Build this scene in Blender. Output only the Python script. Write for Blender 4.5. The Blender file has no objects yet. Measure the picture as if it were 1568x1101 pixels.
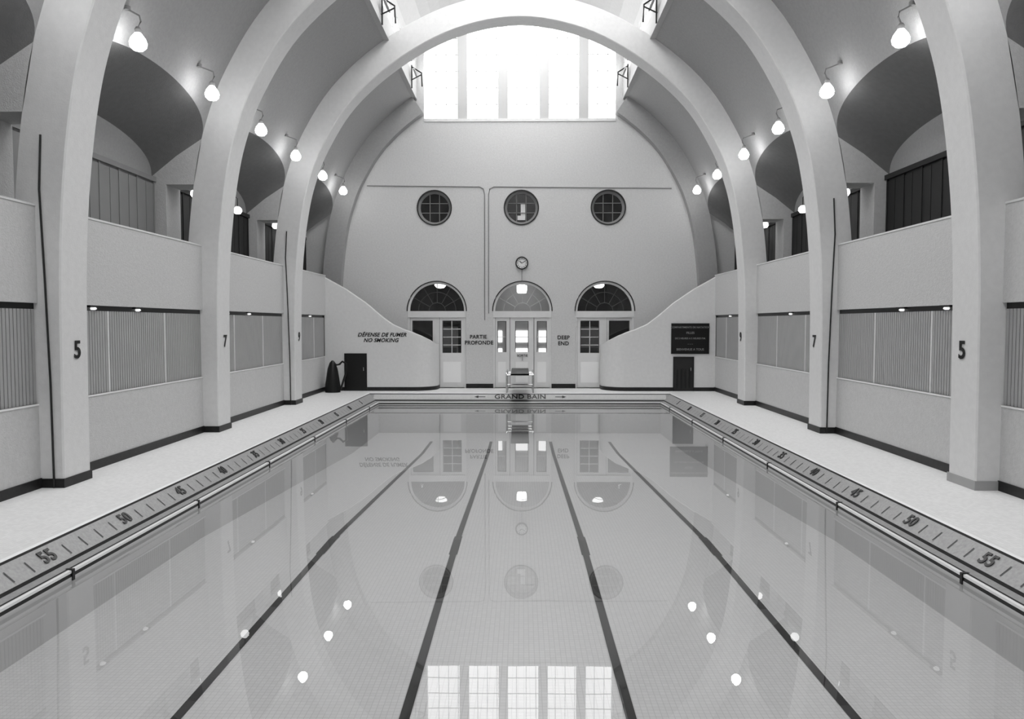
import bpy, bmesh, math
from mathutils import Vector, Matrix
sc = bpy.context.scene

# ------------------------------------------------------------------ materials
def mat(name, g, rough=0.6, noise=0.0, nscale=8.0, bump=0.0, bscale=60.0, emis=0.0, spec=0.3, metal=0.0):
    m = bpy.data.materials.new(name); m.use_nodes = True
    nt = m.node_tree; b = nt.nodes['Principled BSDF']
    b.inputs['Base Color'].default_value = (g, g, g, 1)
    b.inputs['Roughness'].default_value = rough
    b.inputs['Metallic'].default_value = metal
    b.inputs['Specular IOR Level'].default_value = spec
    tc = nt.nodes.new('ShaderNodeTexCoord')
    if noise > 0:
        n = nt.nodes.new('ShaderNodeTexNoise'); n.inputs['Scale'].default_value = nscale
        n.inputs['Detail'].default_value = 6
        nt.links.new(tc.outputs['Object'], n.inputs['Vector'])
        r = nt.nodes.new('ShaderNodeMapRange')
        r.inputs[1].default_value = 0.3; r.inputs[2].default_value = 0.7
        r.inputs[3].default_value = g*(1-noise); r.inputs[4].default_value = g*(1+noise)
        nt.links.new(n.outputs['Fac'], r.inputs[0])
        nt.links.new(r.outputs[0], b.inputs['Base Color'])
    if bump > 0:
        n2 = nt.nodes.new('ShaderNodeTexNoise'); n2.inputs['Scale'].default_value = bscale
        n2.inputs['Detail'].default_value = 3
        nt.links.new(tc.outputs['Object'], n2.inputs['Vector'])
        bp = nt.nodes.new('ShaderNodeBump'); bp.inputs['Strength'].default_value = bump
        bp.inputs['Distance'].default_value = 0.02
        nt.links.new(n2.outputs['Fac'], bp.inputs['Height'])
        nt.links.new(bp.outputs['Normal'], b.inputs['Normal'])
    if emis > 0:
        b.inputs['Emission Color'].default_value = (1, 1, 1, 1)
        b.inputs['Emission Strength'].default_value = emis
    return m

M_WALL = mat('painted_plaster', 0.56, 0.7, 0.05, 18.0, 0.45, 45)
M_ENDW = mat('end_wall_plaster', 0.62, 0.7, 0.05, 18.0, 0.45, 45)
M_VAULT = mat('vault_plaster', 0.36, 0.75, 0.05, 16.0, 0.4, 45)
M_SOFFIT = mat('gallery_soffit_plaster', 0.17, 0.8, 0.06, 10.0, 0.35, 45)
M_RIB = mat('rib_paint', 0.70, 0.45, 0.03, 10.0, 0.12, 40)
M_GLOSSW = mat('white_paint', 0.72, 0.4, 0.03, 4.0)
M_LANT = mat('lantern_plaster', 0.42, 0.6, 0.03, 8.0)
M_MULL = mat('window_mullion_paint', 0.50, 0.5)
M_MUNT = mat('window_muntin_paint', 0.22, 0.5)
M_PANEL = mat('slatted_panel_paint', 0.37, 0.5, 0.04, 2.0)
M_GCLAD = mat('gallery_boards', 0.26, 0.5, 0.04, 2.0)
M_GROOVE = mat('panel_groove', 0.07, 0.6)
M_BLACK = mat('black_paint', 0.008, 0.35)
M_BASE = mat('baseboard_black', 0.015, 0.4, 0.3, 12)
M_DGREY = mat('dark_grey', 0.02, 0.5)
M_MGREY = mat('mid_grey_boards', 0.24, 0.5, 0.06, 2.0)
M_LEDGE = mat('ledge_white', 0.85, 0.35)
M_TILEF = mat('gutter_tile', 0.33, 0.35, 0.12, 30)
M_CHROME = mat('galvanised_tube', 0.6, 0.25, metal=0.8)
M_BULB = mat('opal_bulb', 0.9, 0.3, emis=22.0)
M_BULB2 = mat('opal_bulb_gallery', 0.9, 0.3, emis=3.0)
M_BULB3 = mat('opal_bulb_corridor', 0.9, 0.3, emis=9.0)
M_SMALL = mat('slot_lamp', 0.9, 0.3, emis=0.8)
M_DAY = mat('frosted_daylight_glass', 0.9, 0.4, emis=2.8)
M_DAYS = mat('frosted_daylight_glass_side', 0.9, 0.4, emis=3.0)
M_DAY2 = mat('frosted_daylight_glass_roof', 0.9, 0.4, emis=6.6)
M_BACKWIN = mat('corridor_window_glass', 0.9, 0.4, emis=1.8)
M_DGLASS = mat('dark_glass', 0.012, 0.08, spec=0.6)
M_FMUN = mat('fanlight_muntin', 0.09)

def glass_mat(name, col, ior):
    m = bpy.data.materials.new(name); m.use_nodes = True
    nt = m.node_tree; nt.nodes.clear()
    o = nt.nodes.new('ShaderNodeOutputMaterial'); mx = nt.nodes.new('ShaderNodeMixShader')
    fr = nt.nodes.new('ShaderNodeFresnel'); fr.inputs['IOR'].default_value = ior
    tr = nt.nodes.new('ShaderNodeBsdfTransparent'); tr.inputs[0].default_value = (col, col, col, 1)
    gl = nt.nodes.new('ShaderNodeBsdfGlossy'); gl.inputs['Roughness'].default_value = 0.0
    gl.inputs[0].default_value = (1, 1, 1, 1)
    nt.links.new(fr.outputs[0], mx.inputs[0]); nt.links.new(tr.outputs[0], mx.inputs[1])
    nt.links.new(gl.outputs[0], mx.inputs[2]); nt.links.new(mx.outputs[0], o.inputs[0])
    return m, nt, fr, gl
M_GLASS, _, _, _ = glass_mat('clear_glass', 0.9, 1.4)
M_WATER, nt, fr, gl = glass_mat('pool_water', 0.95, 1.48)
tc = nt.nodes.new('ShaderNodeTexCoord'); nz = nt.nodes.new('ShaderNodeTexNoise')
nz.inputs['Scale'].default_value = 1.3; nz.inputs['Detail'].default_value = 2
bp = nt.nodes.new('ShaderNodeBump'); bp.inputs['Strength'].default_value = 0.015; bp.inputs['Distance'].default_value = 0.02
nt.links.new(tc.outputs['Object'], nz.inputs['Vector']); nt.links.new(nz.outputs['Fac'], bp.inputs['Height'])
nt.links.new(bp.outputs['Normal'], gl.inputs['Normal'])

def tile_mat(name, g, grout, size, rough=0.3, mortar=0.06, noise=0.05):
    m = bpy.data.materials.new(name); m.use_nodes = True
    nt = m.node_tree; b = nt.nodes['Principled BSDF']; b.inputs['Roughness'].default_value = rough
    tc = nt.nodes.new('ShaderNodeTexCoord'); br = nt.nodes.new('ShaderNodeTexBrick')
    br.offset = 0.0
    br.inputs['Color1'].default_value = (g*(1-noise),)*3+(1,); br.inputs['Color2'].default_value = (g*(1+noise),)*3+(1,)
    br.inputs['Mortar'].default_value = (grout,)*3+(1,)
    br.inputs['Scale'].default_value = 1.0
    br.inputs['Mortar Size'].default_value = size*mortar
    br.inputs['Brick Width'].default_value = size; br.inputs['Row Height'].default_value = size
    nt.links.new(tc.outputs['Object'], br.inputs['Vector']); nt.links.new(br.outputs['Color'], b.inputs['Base Color'])
    return m
M_DECK = tile_mat('deck_mosaic', 0.84, 0.74, 0.05, 0.5, noise=0.05)
M_POOLT = tile_mat('pool_mosaic', 0.68, 0.55, 0.05, 0.4, noise=0.03)

# ------------------------------------------------------------------ mesh builder
class MB:
    def __init__(s): s.v=[]; s.f=[]; s.m=[]; s.mats=[]
    def mi(s, m):
        if m not in s.mats: s.mats.append(m)
        return s.mats.index(m)
    def add(s, vs, fs, m):
        o=len(s.v); s.v += [tuple(p) for p in vs]; k=s.mi(m)
        for f in fs: s.f.append([i+o for i in f]); s.m.append(k)
    def box(s, x0,x1,y0,y1,z0,z1,m):
        x0,x1=min(x0,x1),max(x0,x1); y0,y1=min(y0,y1),max(y0,y1); z0,z1=min(z0,z1),max(z0,z1)
        s.add([(x0,y0,z0),(x1,y0,z0),(x1,y1,z0),(x0,y1,z0),(x0,y0,z1),(x1,y0,z1),(x1,y1,z1),(x0,y1,z1)],
              [(0,3,2,1),(4,5,6,7),(0,1,5,4),(1,2,6,5),(2,3,7,6),(3,0,4,7)], m)
    def prism_y(s, poly, y0, y1, m):
        n=len(poly)
        s.add([(p[0],y0,p[1]) for p in poly]+[(p[0],y1,p[1]) for p in poly],
              [tuple(range(n)),tuple(range(2*n-1,n-1,-1))]+[(i,(i+1)%n,(i+1)%n+n,i+n) for i in range(n)], m)
    def grid(s, rows, m, flip=False):
        nr=len(rows); nc=len(rows[0]); vs=[p for r in rows for p in r]
        fs=[(i*nc+j,i*nc+j+1,(i+1)*nc+j+1,(i+1)*nc+j) for i in range(nr-1) for j in range(nc-1)]
        s.add(vs,fs,m)
    def tube(s, path, r, m, n=8):
        path=[Vector(p) for p in path]; rings=[]
        for i,p in enumerate(path):
            d=(path[min(i+1,len(path)-1)]-path[max(i-1,0)]).normalized()
            a=Vector((0,0,1)) if abs(d.z)<0.9 else Vector((1,0,0))
            u=d.cross(a).normalized(); w=d.cross(u)
            rings.append([tuple(p+u*r*math.cos(2*math.pi*k/n)+w*r*math.sin(2*math.pi*k/n)) for k in range(n)])
        vs=[q for R in rings for q in R]
        fs=[(i*n+k,i*n+(k+1)%n,(i+1)*n+(k+1)%n,(i+1)*n+k) for i in range(len(path)-1) for k in range(n)]
        fs+= [tuple(range(n)), tuple(range((len(path)-1)*n,len(path)*n))]
        s.add(vs,fs,m)
    def lathe(s, c, prof, m, n=20, axis='z', caps=True):
        vs=[]
        for (r,h) in prof:
            for k in range(n):
                a=2*math.pi*k/n
                if axis=='z': vs.append((c[0]+r*math.cos(a),c[1]+r*math.sin(a),c[2]+h))
                else: vs.append((c[0]+r*math.cos(a),c[1]+h,c[2]+r*math.sin(a)))
        L=len(prof)
        fs=[(i*n+k,i*n+(k+1)%n,(i+1)*n+(k+1)%n,(i+1)*n+k) for i in range(L-1) for k in range(n)]
        if caps: fs+=[tuple(range(n)),tuple(range((L-1)*n,L*n))]
        s.add(vs,fs,m)
    def plate(s, outer, holes, y0, y1, m):
        cu=bpy.data.curves.new('tmp','CURVE'); cu.dimensions='2D'; cu.fill_mode='BOTH'; cu.extrude=(y1-y0)/2
        for pl in [outer]+holes:
            sp=cu.splines.new('POLY'); sp.points.add(len(pl)-1); sp.use_cyclic_u=True
            for i,p in enumerate(pl): sp.points[i].co=(p[0],p[1],0,1)
        ob=bpy.data.objects.new('tmp',cu); sc.collection.objects.link(ob)
        bpy.context.view_layer.update()
        me=bpy.data.meshes.new_from_object(ob.evaluated_get(bpy.context.evaluated_depsgraph_get()))
        ym=(y0+y1)/2
        s.add([(v.co.x, ym-v.co.z, v.co.y) for v in me.vertices],[tuple(p.vertices) for p in me.polygons],m)
        bpy.data.objects.remove(ob); bpy.data.curves.remove(cu); bpy.data.meshes.remove(me)
    def text(s, txt, size, pos, r, u, m, shear=0.0, bold=0.012, align='CENTER', space=1.0):
        cu=bpy.data.curves.new('tmp','FONT'); cu.body=txt; cu.size=size; cu.align_x=align; cu.align_y='CENTER'
        cu.extrude=0.003; cu.offset=bold*size; cu.shear=shear; cu.space_character=space; cu.resolution_u=4
        ob=bpy.data.objects.new('tmp',cu); sc.collection.objects.link(ob)
        bpy.context.view_layer.update()
        me=bpy.data.meshes.new_from_object(ob.evaluated_get(bpy.context.evaluated_depsgraph_get()))
        r=Vector(r).normalized(); u=Vector(u).normalized(); n=r.cross(u); P=Vector(pos)
        s.add([tuple(P+r*v.co.x+u*v.co.y+n*v.co.z) for v in me.vertices],[tuple(p.vertices) for p in me.polygons],m)
        bpy.data.objects.remove(ob); bpy.data.curves.remove(cu); bpy.data.meshes.remove(me)
    def build(s, name, smooth=True, parent=None, recalc=True):
        me=bpy.data.meshes.new(name); me.from_pydata(s.v,[],s.f)
        for m in s.mats: me.materials.append(m)
        for p,k in zip(me.polygons,s.m): p.material_index=k
        if recalc:
            bm=bmesh.new(); bm.from_mesh(me); bmesh.ops.recalc_face_normals(bm,faces=bm.faces); bm.to_mesh(me); bm.free()
        if smooth:
            me.shade_smooth(); me.set_sharp_from_angle(angle=math.radians(35))
        ob=bpy.data.objects.new(name,me); sc.collection.objects.link(ob)
        if parent: ob.parent=parent
        return ob
def empty(name):
    e=bpy.data.objects.new(name,None); sc.collection.objects.link(e); return e

# ------------------------------------------------------------------ layout constants
YF=27.0; YB=-5.0
XW=6.75; XO=7.75; XL=3.65
RC=[0.0,5.4,10.8,16.25,21.7]; HW=0.33
BAYS=[(YB,RC[0]-HW)]+[(RC[i]+HW,RC[i+1]-HW) for i in range(4)]+[(RC[4]+HW,26.7)]
ZP0,ZP1=2.62,3.99
T=0.66
ctrl=[(6.42,0),(6.41,1.5),(6.39,3.0),(6.32,4.2),(6.17,5.4),(5.95,6.35),(5.55,7.35),(4.73,8.6),(3.40,9.74),(1.8,10.57),(0,10.9)]
full=ctrl+[(-x,z) for x,z in reversed(ctrl[:-1])]
def catmull(P,n):
    P=[Vector(p) for p in P]; P=[P[0]*2-P[1]]+P+[P[-1]*2-P[-2]]; out=[]
    for i in range(1,len(P)-2):
        a,b,c,d=P[i-1],P[i],P[i+1],P[i+2]
        for k in range(n):
            t=k/n
            out.append(0.5*((2*b)+(c-a)*t+(2*a-5*b+4*c-d)*t*t+(3*b-a-3*c+d)*t**3))
    out.append(P[-2]); return out
intr=catmull(full,6)
offs=[]
for i,p in enumerate(intr):
    d=(intr[min(i+1,len(intr)-1)]-intr[max(i-1,0)]).normalized()
    n=Vector((d.y,-d.x))
    offs.append(p+n*T)
half=[p for p in offs if p.x>0]   # right side bottom -> crown
def idx_at_z(z):
    for i in range(len(half)-1):
        if half[i].y<=z<=half[i+1].y: return i+(z-half[i].y)/(half[i+1].y-half[i].y)
def idx_at_x(x):
    for i in range(len(half)-1,0,-1):
        if half[i].x<=x<=half[i-1].x: return i-(x-half[i].x)/(half[i-1].x-half[i].x)
def at(t):
    i=min(int(t),len(half)-2); f=t-i; return half[i]*(1-f)+half[i+1]*f
TE=idx_at_x(XL); ZE=at(TE).y

# ------------------------------------------------------------------ ribs (edges slightly chamfered)
for c in RC:
    b=MB(); k=len(intr); rows=[]; e=.02
    for i in range(k):
        a,o=intr[i],offs[i]; u=(o-a)/T*e
        rows.append([(a.x+u.x,c-HW,a.y+u.y),(a.x,c-HW+e,a.y),(a.x,c+HW-e,a.y),(a.x+u.x,c+HW,a.y+u.y),(o.x,c+HW,o.y),(o.x,c-HW,o.y),(a.x+u.x,c-HW,a.y+u.y)])
    b.grid(rows,M_RIB)
    b.build('arch_rib')
# end rib against the far wall (stops at lantern)
b=MB()
for s in (1,-1):
    rows=[]
    for i in range(len(intr)):
        a,o=intr[i],offs[i]
        if a.x*s<3.3: continue
        rows.append([(a.x,YF-HW,a.y),(a.x,YF,a.y),(o.x,YF,o.y),(o.x,YF-HW,o.y),(a.x,YF-HW,a.y)])
    b.grid(rows,M_VAULT)
b.build('trim_end_arch')

# ------------------------------------------------------------------ vault with lunettes + gallery soffits
b=MB(); DROP=0.78
for s in (1,-1):
    for (y0,y1) in BAYS:
        cy=(y0+y1)/2; hw=(y1-y0)/2; NY=36; rows=[]; rows2=[]
        for j in range(NY+1):
            a=math.pi*j/NY; y=cy-hw*math.cos(a)
            zo=6.22+0.74*math.sin(a)**0.8 if 0<j<NY else 6.22
            t0=idx_at_z(zo); row=[]
            for i in range(19):
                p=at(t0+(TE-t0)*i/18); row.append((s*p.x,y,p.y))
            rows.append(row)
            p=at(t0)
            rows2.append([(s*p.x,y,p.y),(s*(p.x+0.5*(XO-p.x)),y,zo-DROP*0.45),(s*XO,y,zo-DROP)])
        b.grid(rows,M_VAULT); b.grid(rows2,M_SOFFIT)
b.build('ceiling_vault',recalc=False)

# ------------------------------------------------------------------ lantern (roof light)
b=MB(); ZS=11.9
def lz(x): return ZS+1.9*math.sqrt(max(0,1-(x/XL)**2))
for s in (1,-1):
    x=s*XL
    b.box(x,x+s*0.2,YB,YF,ZE-0.1,10.85,M_LANT)
    b.box(x,x+s*0.2,YB,YF,11.5,ZS+0.05,M_LANT)
    y=YB
    while y<YF:
        b.box(x,x+s*0.15,y,y+0.16,10.85,11.5,M_LANT); y+=0.9
    b.box(x,x+s*0.15,YF-0.1,YF,10.85,11.5,M_LANT)
    b.box(x+s*0.1,x+s*0.12,YB,YF,10.8,11.55,M_DAYS)
N=24
for k in range(N):
    x0=-XL+2*XL*k/N; x1=-XL+2*XL*(k+1)/N
    gl_=abs((x0+x1)/2)<1.6
    b.grid([[(x0,YB,lz(x0)),(x0,YF+0.3,lz(x0))],[(x1,YB,lz(x1)),(x1,YF+0.3,lz(x1))]],M_DAY2 if gl_ else M_LANT)
for yy in [YB+i*1.35 for i in range(24)]:
    for k in range(6,18):
        x0=-XL+2*XL*k/N; x1=-XL+2*XL*(k+1)/N
        b.add([(x0,yy,lz(x0)-.06),(x1,yy,lz(x1)-.06),(x1,yy+.08,lz(x1)-.06),(x0,yy+.08,lz(x0)-.06)],[(0,1,2,3)],M_LANT)
b.build('skylight_lantern',recalc=False)
# sash stays
for (y0,y1) in BAYS[2:]:
    for s in (1,-1):
        for yy in (y0+0.9,y1-1.3):
            b=MB(); x=s*(XL-0.03)
            b.box(x,x-s*0.04,yy,yy+0.06,10.2,10.95,M_BLACK)
            b.tube([(x,yy,10.9),(x-s*0.32,yy+.2,10.75),(x-s*0.34,yy+.2,10.3)],0.025,M_BLACK)
            b.tube([(x,yy,10.45),(x-s*0.33,yy+.2,10.7)],0.02,M_BLACK)
            b.box(x-s*0.1,x-s*0.16,yy-.3,yy+.5,10.7,10.75,M_LANT)
            b.build('sash_opener')

# ------------------------------------------------------------------ far wall
def arch(cx,r,zs,z0=0.0,n=24):
    return [(cx-r,z0)]+[(cx-r*math.cos(math.pi*i/n),zs+r*math.sin(math.pi*i/n)) for i in range(n+1)]+[(cx+r,z0)]
def circ(cx,cz,r,n=36): return [(cx+r*math.cos(2*math.pi*i/n),cz+r*math.sin(2*math.pi*i/n)) for i in range(n)]
DX=[-2.98,0.10,3.06]; DR=1.05; ZSP=2.78
CX=[-3.05,0.06,3.16]; CZ=6.47; CR=0.60
b=MB()
big=[(-3.4,9.57),(3.4,9.57),(3.4,12.4),(2.6,12.95),(1.4,13.3),(0,13.4),(-1.4,13.3),(-2.6,12.95),(-3.4,12.4)]
b.plate([(-8,-0.02),(8,-0.02),(8,14.3),(-8,14.3)],[arch(x,DR,ZSP,0.0) for x in DX]+[circ(x,CZ,CR) for x in CX]+[big],YF,YF+0.3,M_ENDW)
b.build('wall_far')
# big window
b=MB()
b.box(-3.4,3.4,YF+0.22,YF+0.24,9.57,13.5,M_DAY)
for x in (708,770,833,893):
    X=(x-799)*0.0233+0.08
    b.box(X-0.17,X+0.17,YF+0.02,YF+0.22,9.57,13.35,M_MULL)
b.box(-3.4,3.4,YF-0.03,YF+0.2,9.5,9.6,M_GLOSSW)
z=10.15
while z<13.3:
    b.box(-3.4,3.4,YF+0.19,YF+0.215,z,z+0.022,M_WALL); z+=0.58
xx=-3.0
while xx<3.3:
    b.box(xx,xx+.02,YF+0.19,YF+0.215,9.6,13.3,M_WALL); xx+=0.36
b.build('window_1')
# round windows
for i,x in enumerate(CX):
    b=MB()
    b.lathe((x,YF,CZ),[(CR+.03,0.02),(CR+.03,-0.03),(CR-.01,-0.03),(CR-.01,0.02)],M_DGREY,40,'y',caps=False)
    b.lathe((x,YF,CZ),[(CR-.01,0.0),(CR-.01,0.1),(CR-.09,0.12),(CR-.09,0.2)],M_MGREY,40,'y',caps=False)
    b.lathe((x,YF,CZ),[(CR-.05,0.17),(CR-.05,0.19)],M_DGLASS,40,'y')
    for d in (-0.17,0.17):
        h=math.sqrt((CR-.1)**2-d*d)
        b.box(x+d-.012,x+d+.012,YF+.13,YF+.16,CZ-h,CZ+h,M_MUNT)
        b.box(x-h,x+h,YF+.13,YF+.16,CZ+d-.012,CZ+d+.012,M_MUNT)
    if i==1: b.box(x-.14,x+.14,YF+.165,YF+.169,CZ-.42,CZ-.26,M_GLOSSW); b.box(x-.02,x+.14,YF+.165,YF+.169,CZ-.26,CZ+.15,M_GLOSSW)  # white patches painted in for the bright reflection on the centre pane
    b.build('window_%d'%(i+2))

# arched doors
def door(idx,cx):
    b=MB(); ya,yb=YF+.1,YF+.18
    n=24; prof=[]
    for i in range(n+1):
        a=math.pi*i/n; c,s_=math.cos(a),math.sin(a)
        ro,ri=DR,DR-.07
        prof.append([(cx-ro*c,ya-.04,ZSP+ro*s_),(cx-ri*c,ya-.04,ZSP+ri*s_),(cx-ri*c,yb,ZSP+ri*s_)])
    b.grid(prof,M_GLOSSW)
    b.tube([(cx-(DR+.02)*math.cos(math.pi*i/n),YF-.01,ZSP+(DR+.02)*math.sin(math.pi*i/n)) for i in range(n+1)],.02,M_DGREY,6)
    b.box(cx-DR,cx-DR+.07,ya-.04,yb,0,ZSP,M_GLOSSW); b.box(cx+DR-.07,cx+DR,ya-.04,yb,0,ZSP,M_GLOSSW)
    b.box(cx-DR,cx+DR,ya-.06,yb,2.55,2.78,M_GLOSSW)
    gpoly=[(cx-(DR-.03)*math.cos(math.pi*i/n),ZSP-.02+(DR-.03)*math.sin(math.pi*i/n)) for i in range(n+1)]
    b.prism_y(gpoly,YF+.15,YF+.16,M_GLASS)
    mm=M_WALL if idx==1 else M_FMUN
    for k in range(1,6):
        a=math.pi*k/6
        b.tube([(cx-.3*math.cos(a),YF+.14,ZSP+.3*math.sin(a)),(cx-1.0*math.cos(a),YF+.14,ZSP+1.0*math.sin(a))],.012,mm,5)
    for r in (.3,.68):
        b.tube([(cx-r*math.cos(math.pi*i/n),YF+.14,ZSP+r*math.sin(math.pi*i/n)) for i in range(n+1)],.012,mm,5)
    def leaf(x0,x1,wx0,wx1,z0,z1,glass,cols,rows_,mun):
        b.plate([(x0,0.02),(x1,0.02),(x1,2.55),(x0,2.55)],[[(wx0,z0),(wx1,z0),(wx1,z1),(wx0,z1)]],ya,ya+.05,M_GLOSSW)
        b.box(wx0,wx1,ya+.02,ya+.03,z0,z1,glass)
        for i in range(1,cols): X=wx0+(wx1-wx0)*i/cols; b.box(X-.012,X+.012,ya+.0,ya+.02,z0,z1,mun)
        for i in range(1,rows_): Z=z0+(z1-z0)*i/rows_; b.box(wx0,wx1,ya,ya+.02,Z-.012,Z+.012,mun)
        b.box(wx0,wx1,ya-.012,ya,.2,.95,M_LEDGE)
        b.box(x0-.008,x0+.008,ya-.006,ya+.01,0,2.55,M_DGREY)
        b.box(wx0-.02,wx1+.02,ya-.004,ya,z1,z1+.02,M_DGREY)
        b.box(wx0-.02,wx0,ya-.004,ya,z0,z1,M_DGREY); b.box(wx1,wx1+.02,ya-.004,ya,z0,z1,M_DGREY)
    if idx==1:
        for (x0,x1,w0,w1) in ((cx-.98,cx-.45,cx-.88,cx-.6),(cx-.45,cx+.42,cx-.24,cx+.2),(cx+.42,cx+.98,cx+.54,cx+.86)):
            leaf(x0,x1,w0,w1,1.3,2.4,M_GLASS,1,2,M_GLOSSW)
        b.box(cx-.02,cx+.02,ya-.03,ya,1.0,1.12,M_CHROME)
        b.text('SORTIE',.12,(cx,ya-.01,1.17),(1,0,0),(0,0,1),M_BLACK)
    else:
        sg=1 if cx>0 else -1
        a0,a1=cx-sg*.98,cx-sg*.08   # leaf nearer the centre line
        lo,hi=min(a0,a1),max(a0,a1)
        leaf(lo,hi,lo+.13,hi-.13,1.27,2.42,M_GLASS,2,4,M_GLOSSW)
        c0,c1=cx+sg*.08,cx+sg*.98
        lo,hi=min(c0,c1),max(c0,c1)
        leaf(lo,hi,lo+.1,hi-.1,1.27,2.42,M_DGLASS,1,1,M_DGREY)
        b.box(cx-.08,cx+.08,ya-.02,ya+.06,0,2.55,M_GLOSSW)
    b.build('door_%d'%(idx+1))
for i,x in enumerate(DX): door(i,x)

# corridor behind doors
b=MB()
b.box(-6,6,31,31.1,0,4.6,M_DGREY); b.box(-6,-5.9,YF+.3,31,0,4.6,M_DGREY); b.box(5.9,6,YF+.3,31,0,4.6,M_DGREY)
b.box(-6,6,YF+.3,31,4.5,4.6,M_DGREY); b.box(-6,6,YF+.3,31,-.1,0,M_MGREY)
b.box(-1.6,1.8,29.6,31,0,4.5,M_GLOSSW)  # white block added behind the centre door to lighten its fanlight
b.build('wall_corridor')
b=MB()
for X0,X1,yy in ((-1.05,-.7,29.5),(-.2,.32,29.5),(.75,1.2,29.5),(-3.4,-2.6,30.75),(2.5,3.3,30.75)):
    far_=yy>30
    b.box(X0,X1,yy,yy+.05,1.6,2.05,M_GLOSSW if far_ else M_BACKWIN)
    b.box(X0,X1,yy,yy+.05,1.05,1.35,M_MGREY if far_ else M_BACKWIN)
    b.box(X0-.06,X1+.06,yy+.05,yy+.1,.9,2.2,M_GLOSSW)
b.build('window_5')
for X,w in ((-3.0,.22),(.08,.2),(2.98,.22)):
    b=MB()
    if w==.2:
        b.lathe((X,28.4,3.62),[(.17,-.14),(.19,0),(.19,.14),(.1,.17)],M_BULB3,20)
    else:
        b.lathe((X,28.4,3.75),[(.03,-.09),(.14,-.07),(.22,.02),(.22,.06),(.08,.1)],M_BULB2,20)
    b.tube([(X,28.4,3.8),(X,28.4,4.5)],.012,M_BLACK,6)
    b.build('pendant_lamp')

# conduits, clock, text
def zf(y): py=y-550.5; return 2.33+27*(-54.9-.99886*py)/(1146.7-.0478*py)
def xf(x,y=400): return .08+(x-799)*27/(1146.7-.0478*(y-550.5))
b=MB()
yc=YF-.015
b.tube([(-5.45,yc,zf(284)),(xf(734,285),yc,zf(286)),(xf(740,290),yc,zf(289)),(xf(742,300),yc,zf(298)),(xf(742,400),yc,zf(490))],.018,M_MGREY,6)
b.tube([(5.4,yc,zf(289)),(xf(756,287),yc,zf(286)),(xf(750,290),yc,zf(289)),(xf(748,300),yc,zf(298)),(xf(748,400),yc,zf(470)),(xf(748,400),yc,zf(480))],.018,M_MGREY,6)
b.tube([(xf(799),yc,zf(412)),(xf(799),yc,3.86)],.012,M_MGREY,6)
b.build('wall_conduit')
b=MB()
cz=zf(403)
b.lathe((.08,YF,cz),[(.23,-.01),(.23,-.09),(.19,-.09),(.19,-.05)],M_DGREY,32,'y',caps=False)
b.lathe((.08,YF,cz),[(.195,-.05),(.001,-.05)],M_LEDGE,32,'y',caps=False)
for k in range(12):
    a=math.pi*k/6; b.tube([(.08+.13*math.sin(a),YF-.06,cz+.13*math.cos(a)),(.08+.17*math.sin(a),YF-.06,cz+.17*math.cos(a))],.009,M_BLACK,4)
b.tube([(.08,YF-.065,cz),(.0,YF-.065,cz+.07)],.012,M_BLACK,4); b.tube([(.08,YF-.065,cz),(.2,YF-.065,cz+.07)],.009,M_BLACK,4)
b.build('wall_clock',recalc=False)
b=MB(); R=(1,0,0); U=(0,0,1)
b.text('PARTIE',.19,(xf(732),YF-.008,zf(516)),R,U,M_BLACK,bold=.022,space=1.05)
b.text('PROFONDE',.19,(xf(733),YF-.008,zf(525)),R,U,M_BLACK,bold=.022,space=1.05)
b.build('wall_lettering',smooth=False)
b=MB()
b.text('DEEP',.19,(xf(863),YF-.008,zf(517)),R,U,M_BLACK,bold=.022,space=1.05)
b.text('END',.19,(xf(863),YF-.008,zf(526)),R,U,M_BLACK,bold=.022,space=1.05)
b.build('wall_lettering',smooth=False)

b=MB()
for x0,x1 in ((DX[0]+DR,DX[1]-DR),(DX[1]+DR,DX[2]-DR)):
    b.box(x0,x1,YF-.03,YF,0,.16,M_BASE)
b.build('baseboard_far')

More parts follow.
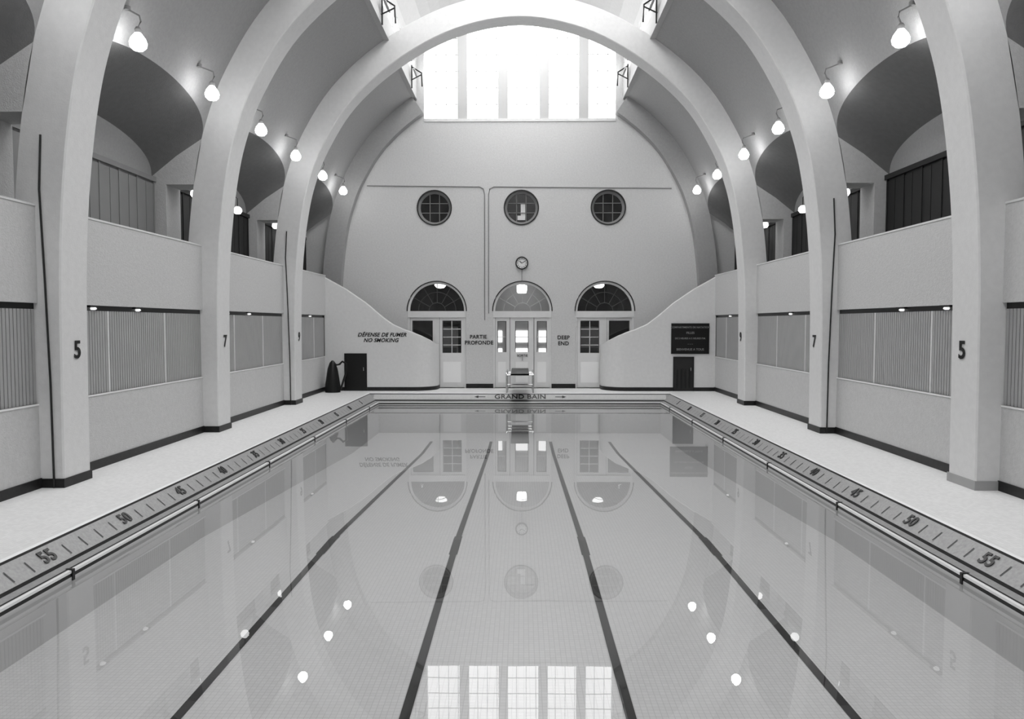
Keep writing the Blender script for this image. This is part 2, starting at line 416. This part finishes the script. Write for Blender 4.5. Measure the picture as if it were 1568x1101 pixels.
# ------------------------------------------------------------------ curved stair walls
top=[(6.75,3.95),(6.56,3.84),(6.0,3.53),(5.3,3.05),(4.75,2.58),(4.4,2.32),(4.0,2.14),(3.7,2.04),(3.4,1.92),(3.1,1.76),(2.9,1.6)]
def ztop(x):
    for (a,za),(c,zc) in zip(top,top[1:]):
        if c<=x<=a: return zc+(za-zc)*(x-c)/(a-c)
    return top[-1][1] if x<2.9 else top[0][1]
YS=25.9
for s in (-1,1):
    b=MB(); path=[]
    n=40
    for i in range(n+1): path.append((6.75+(3.7-6.75)*i/n,YS,0,-1))
    for i in range(1,17):
        a=math.pi/2*i/16; path.append((3.7-.8*math.sin(a),YS+.8-.8*math.cos(a),-math.sin(a),-math.cos(a)))
    path.append((2.9,YF,-1,0))
    rows=[]; base=[]
    for (x,y,nx,ny) in path:
        z=ztop(x); xi,yi=x-nx*.13,y-ny*.13
        rows.append([(s*x,y,0),(s*x,y,z-.03),(s*(x-nx*.02),y-ny*.02,z),(s*xi,yi,z),(s*xi,yi,0)])
        base.append([(s*(x+nx*.015),y+ny*.015,0),(s*(x+nx*.015),y+ny*.015,.13),(s*x,y,.13)])
    b.grid(rows,M_RIB); b.grid(base,M_BASE)
    b.build('wall_stair_'+('left' if s<0 else 'right'))
    b=MB(); x0,x1,zt=(-6.04,-5.32,1.27) if s<0 else (5.33,5.98,1.16)
    b.box(x0,x1,YS-.03,YS+.01,0.02,zt,M_DGREY if s>0 else M_BLACK)
    b.box(x0-.03,x0,YS-.04,YS,0,zt+.03,M_BLACK); b.box(x1,x1+.03,YS-.04,YS,0,zt+.03,M_BLACK); b.box(x0,x1,YS-.04,YS,zt,zt+.03,M_BLACK)
    if s>0:
        for k in range(4): b.box(x0+.08+k*.14,x0+.14+k*.14,YS-.045,YS-.03,.1,zt-.4,M_BLACK)
    b.tube([(x1-.08,YS-.06,.7),(x1-.08,YS-.06,.82)],.012,M_CHROME,6)
    b.build('door_%d'%(4 if s<0 else 5))
    b=MB()
    for k in range(12):
        xs=3.9+k*.24
        b.box(s*xs,s*6.75,YS+.2,YF-.02,k*.2,(k+1)*.2,M_MGREY)
    b.build('staircase')
b=MB()
b.text('DÉFENSE DE FUMER',.185,(-4.76,YS-.008,1.94),R,U,M_BLACK,shear=.3,bold=.025,space=1.04)
b.text('NO SMOKING',.185,(-4.8,YS-.008,1.75),R,U,M_BLACK,shear=.3,bold=.025,space=1.04)
b.build('wall_lettering',smooth=False)
b=MB()
b.box(5.22,6.52,YS-.05,YS,1.29,2.34,M_BLACK)
for i,(t,sz) in enumerate((('COMPARTIMENTS DE NATATION',.085),('FILLES',.1),('DE 2 HEURES A 5 HEURES P.M.',.075),('-- -- --',.07),('BIENVENUE A TOUS',.1))):
    b.text(t,sz*1.05,(5.87,YS-.055,2.2-i*.19),R,U,M_MGREY)
b.build('notice_board',smooth=False)

# ------------------------------------------------------------------ side walls, galleries
for s in (-1,1):
    side='left' if s<0 else 'right'
    b=MB(); bl=MB(); pn=MB(); sl=MB(); cl=MB()
    ys=[(a,c) for a,c in BAYS]; ys[-1]=(BAYS[-1][0],YF)
    for bi,(y0,y1) in enumerate(ys):
        yb=y1 if y1<YF else YS+.05
        y0e,ybe=y0-.02,yb+.02
        b.box(s*XW,s*(XW+.15),y0e,ybe,0,1.2,M_WALL)
        b.box(s*(XW-.012),s*(XW+.12),y0e,ybe,1.175,1.2,M_LEDGE)
        b.box(s*(XW-.03),s*(XW+.12),y0e,ybe,ZP0,ZP1,M_WALL)
        b.box(s*(XW-.04),s*(XW+.135),y0e,ybe,ZP1-.02,ZP1+.01,M_RIB)
        b.box(s*(XW+.1),s*XO,y0e,y1+.3,2.7,2.8,M_MGREY)      # gallery floor
        bl.box(s*(XW-.02),s*XW,y0,yb,0,.14,M_BASE)
        sl.box(s*(XW+.03),s*(XW+.3),y0,yb,2.53,2.62,M_BLACK)
        pn.box(s*(XW+.05),s*(XW+.07),y0,yb,1.2,2.56,M_GROOVE)
        y=y0
        while y<yb-.02:
            pn.box(s*(XW+.022),s*(XW+.05),y+.008,min(y+.066,yb),1.2,2.535,M_PANEL); y+=.074
        for q in (.25,.66): pn.box(s*(XW+.012),s*(XW+.05),y0+(yb-y0)*q-.018,y0+(yb-y0)*q+.018,1.2,2.535,M_RIB)
        # gallery back: cabin doors with frames
        mcl=M_GCLAD if (s<0 and bi==3) else M_DGREY  # dark boards stand in for unlit gallery openings; lit bay gets lighter ones
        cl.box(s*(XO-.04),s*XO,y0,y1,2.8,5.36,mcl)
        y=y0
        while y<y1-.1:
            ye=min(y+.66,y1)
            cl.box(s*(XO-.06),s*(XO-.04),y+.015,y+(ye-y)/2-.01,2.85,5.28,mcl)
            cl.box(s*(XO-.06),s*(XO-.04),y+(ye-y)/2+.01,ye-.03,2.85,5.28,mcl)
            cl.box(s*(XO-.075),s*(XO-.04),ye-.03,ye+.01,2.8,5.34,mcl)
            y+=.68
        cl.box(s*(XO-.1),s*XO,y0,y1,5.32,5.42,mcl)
    b.box(s*XO,s*(XO+.15),YB,YF,0,7.2,M_VAULT)
    for c in RC:
        xa,xb=at(idx_at_z(5.27)).x-.003,at(idx_at_z(6.2)).x-.003
        b.prism_y([(s*xa,5.27),(s*XO,5.27),(s*XO,7.0),(s*xb,7.0),(s*xb,6.2)],c-HW,c+HW,M_WALL)
        b.box(s*7.45,s*XO,c-HW,c+HW,2.8,5.27,M_WALL)
    b.build('wall_'+side,recalc=True); bl.build('baseboard_'+side); pn.build('trim_slatted_panel_'+side,smooth=False)
    sl.build('trim_light_slot_'+side); cl.build('trim_gallery_cladding_'+side)
    for c,num in zip(RC[1:],('3','5','7','9')):
        b=MB()
        x=6.42
        b.box(s*(x-.015),s*(XW),c-HW-.015,c+HW+.015,0,.13,M_BASE if not (s>0 and num=='5') else M_PANEL)
        b.build('baseboard_pillar')
        b=MB(); r=(0,1,0) if s<0 else (0,-1,0)
        b.text(num,.36,(s*6.395,c+.04,1.94),r,(-s*.01,0,1),M_BLACK,bold=.02)
        b.build('pillar_number',smooth=False)
    for c in ((RC[2],RC[4]) if s<0 else (RC[3],RC[1])):
        b=MB()
        b.tube([(s*6.55,c-HW-.02,.0),(s*6.56,c-HW-.02,1.5),(s*6.6,c-HW-.02,3.0),(s*6.64,c-HW-.02,4.2),(s*6.6,c-HW-.02,4.95)],.014,M_DGREY,6)
        b.build('drain_pipe')
    for (y0,y1) in BAYS[1:]:
        for q in (.16,.45):
            yy=y0+(y1-y0)*q; b=MB()
            b.lathe((s*(XW+.01),yy,2.565),[(.02,.035),(.045,.02),(.055,0),(.03,-.018)],M_SMALL,14)
            b.box(s*(XW-.03),s*(XW+.05),yy-.14,yy+.14,2.59,2.62,M_BLACK)
            b.build('slot_lamp')
    for (y0,y1) in BAYS[1:]:
        for q in (.22,.78):
            yy=y0+(y1-y0)*q; b=MB()
            X=s*(6.08 if y0>10 and q<.5 and y0<12 else 6.0); Z=6.84
            b.lathe((X,yy,Z),[(.02,-.13),(.08,-.12),(.125,-.07),(.135,-.01),(.11,.06),(.065,.12),(.045,.15)],M_BULB,20)
            b.lathe((X,yy,Z),[(.05,.13),(.055,.2),(.03,.24)],M_MGREY,12)
            t=idx_at_z(7.4); p=at(t)
            b.tube([(X,yy,Z+.23),(X-s*.05,yy,Z+.33),(X-s*.03,yy,Z+.42),(s*(p.x+.02),yy,7.38)],.014,M_MGREY,6)
            b.lathe((s*(p.x-.02),yy,7.38),[(.05,-.03),(.05,.03)],M_MGREY,10)
            b.build('wall_lamp')
    for yy in (7.2,12.65,16.9,19.4,22.4,24.8):
        b=MB(); X=s*7.25; Z=5.25
        b.lathe((X,yy,Z),[(.02,-.1),(.07,-.09),(.11,-.03),(.1,.04),(.05,.09)],M_BULB2,16)
        b.tube([(X,yy,Z+.08),(X,yy,Z+.3),(X+s*.08,yy,Z+.36),(s*XO,yy,Z+.36)] if yy not in (16.9,22.4) else [(X,yy,Z+.08),(X,yy,Z+.2),(s*XO,yy,Z+.2)],.012,M_BLACK,6)
        b.build('gallery_lamp')

b=MB()
b.box(-8,8,YB-.2,YB,0,14.3,M_WALL)
b.build('wall_near')

# ------------------------------------------------------------------ floor deck
b=MB(); L=.45; PW=4.6; PY0,PY1=1.6,24.4
b.box(-XO,-PW-L,YB,YF+.3,-.25,0,M_DECK); b.box(PW+L,XO,YB,YF+.3,-.25,0,M_DECK)
b.box(-PW-L,PW+L,YB,PY0-L,-.25,0,M_DECK); b.box(-PW-L,PW+L,PY1+L,YF+.3,-.25,0,M_DECK)
b.build('floor')

# ------------------------------------------------------------------ pool
pool=empty('swimming_pool')
WZ=-.32; FZ=-.80; FD=-1.25
prof=[(.47,0,M_BLACK),(.455,.025,M_LEDGE),(.40,.03,M_LEDGE),(.375,.012,M_BLACK),(.36,-.01,M_TILEF),(.16,-.18,M_BLACK),(.14,-.21,M_TILEF),(.055,-.225,M_BLACK),(.035,-.23,M_LEDGE),(.0,-.235,M_LEDGE),(0,-.262,M_BLACK),(.0,-.30,M_POOLT),(0,FD-.05,None)]
b=MB()
def ring(d,z): return [(-PW-d,PY0-d,z),(PW+d,PY0-d,z),(PW+d,PY1+d,z),(-PW-d,PY1+d,z)]
for (p,q) in zip(prof,prof[1:]):
    A=ring(p[0],p[1]); B=ring(q[0],q[1])
    b.add(A+B,[(k,(k+1)%4,(k+1)%4+4,k+4) for k in range(4)],p[2])
FL=[(PY0,FZ),(10.7,FZ),(20.5,FD),(PY1,FD)]
b.grid([[(-PW,y,z),(PW,y,z)] for y,z in FL],M_POOLT)
for s in (-1,1):
    for ft in range(3,74):
        y=PY1-ft*.3048
        if ft%5==0: continue
        def pt(f,yy):
            d=.36-.2*f; z=-.01-.17*f
            n=Vector((-s*.65,0,.76))*.006
            return (s*(PW+d)+n.x,yy,z+n.z)
        b.add([pt(.3,y-.008),pt(.3,y+.008),pt(.85,y+.008),pt(.85,y-.008)],[(0,1,2,3)],M_BLACK)
    for ft in range(5,75,5):
        y=PY1-ft*.3048
        d=.26; z=-.095
        r=(0,1,0) if s<0 else (0,-1,0)
        u=Vector((s*.2,0,.17)).normalized(); n=Vector(r).cross(u)
        pos=Vector((s*(PW+d),y,z))+n*.01
        b.text(str(ft),.21,pos,r,u,M_BLACK,bold=.025,space=1.1)
    for ft in range(4,75,10):
        y=PY1-ft*.3048-.3
        b.box(s*(PW-.012),s*(PW+.08),y-.02,y+.02,-.34,-.222,M_BLACK)
u=Vector((0,.2,.17)).normalized(); n=Vector((1,0,0)).cross(u)
P0=Vector((0.03,PY1+.262,-.093))+n*.006
b.add([tuple(P0+Vector((x_,0,0))+u*v_) for x_,v_ in ((-PW-.25,-.11),(PW+.2,-.11),(PW+.2,.11),(-PW-.25,.11))],[(0,1,2,3)],M_WALL)
b.text('GRAND BAIN',.27,P0+n*.006,(1,0,0),u,M_BLACK,bold=.025,space=1.05)
for s in (-1,1):
    P=P0+Vector((s*1.4,0,0))+n*.006; rr=Vector((1,0,0))
    b.add([tuple(P+rr*(s*.12)),tuple(P-rr*(s*.02)+u*.06),tuple(P-rr*(s*.02)-u*.06)],[(0,1,2)],M_BLACK)
    b.add([tuple(P+u*.015),tuple(P-u*.015),tuple(P-rr*(s*.25)-u*.015),tuple(P-rr*(s*.25)+u*.015)],[(0,1,2,3)],M_BLACK)
b.build('basin',smooth=False,parent=pool,recalc=False)
b=MB()
def fz(y):
    for (a,za),(c,zc) in zip(FL,FL[1:]):
        if a<=y<=c: return za+(zc-za)*(y-a)/(c-a)
for x in (-2.66,-.85,.95,2.73):
    w=.043
    P=[(y,fz(y)+.004) for y in (PY0+.3,10.7,20.5,22.6)]
    b.grid([[(x-w,y,z),(x+w,y,z)] for y,z in P],M_BLACK)
    b.grid([[(x-.058,y,fz(y)+.007),(x+.058,y,fz(y)+.007)] for y in (10.0,10.7,10.9)],M_BLACK)
b.build('lane_lines',smooth=False,parent=pool,recalc=False)
b=MB(); b.add([(-PW,PY0,WZ),(PW,PY0,WZ),(PW,PY1,WZ),(-PW,PY1,WZ)],[(0,1,2,3)],M_WATER)
b.build('water',smooth=False,parent=pool,recalc=False)

# ------------------------------------------------------------------ springboard
b=MB(); y0,y1=23.3,26.3
b.box(-.27,.31,y0,y1,.72,.77,M_BLACK); b.box(-.27,.31,y0,y0+.02,.72,.78,M_MGREY)
for x in (-.42,.46):
    b.tube([(x,24.95,0),(x,24.95,.62),(x,25.0,.68),(x,26.2,.70),(x,26.3,.64),(x,26.3,0)],.028,M_CHROME,8)
    b.tube([(x,25.6,0),(x,25.6,.68)],.025,M_CHROME,8)
for yy in (24.95,25.6,26.3):
    b.tube([(-.42,yy,.62),(.46,yy,.62)],.028,M_CHROME,8)
b.tube([(-.42,24.95,.3),(.46,24.95,.3)],.02,M_CHROME,8)
b.box(-.27,.31,24.9,25.0,.64,.72,M_DGREY); b.box(-.27,.31,26.2,26.3,.64,.72,M_DGREY)
b.build('diving_board')

b=MB()
b.lathe((-6.35,25.35,0),[(.26,0),(.27,.15),(.22,.5),(.17,.8),(.1,1.0),(.03,1.08)],M_BLACK,14)
b.tube([(-6.1,25.3,.95),(-6.0,25.28,1.05),(-5.86,25.25,.98),(-5.85,25.2,.7),(-5.95,25.2,.4),(-6.05,25.2,.1),(-6.1,25.2,.03)],.035,M_BLACK,8)
b.tube([(-6.3,25.3,1.0),(-6.2,25.3,.93),(-6.1,25.3,.95)],.03,M_BLACK,8)
b.build('vacuum_hose')

# ------------------------------------------------------------------ world, camera
w=bpy.data.worlds.new('World'); sc.world=w; w.use_nodes=True
w.node_tree.nodes['Background'].inputs[0].default_value=(1,1,1,1)
w.node_tree.nodes['Background'].inputs[1].default_value=.6
cam=bpy.data.cameras.new('camera'); co=bpy.data.objects.new('camera',cam); sc.collection.objects.link(co)
co.location=(.08,0,2.33); co.rotation_euler=(math.radians(90-2.74),0,math.radians(.75))
cam.lens=1148/1568*36; cam.sensor_width=36; cam.clip_end=200
sc.camera=co
sc.view_settings.view_transform='Standard'
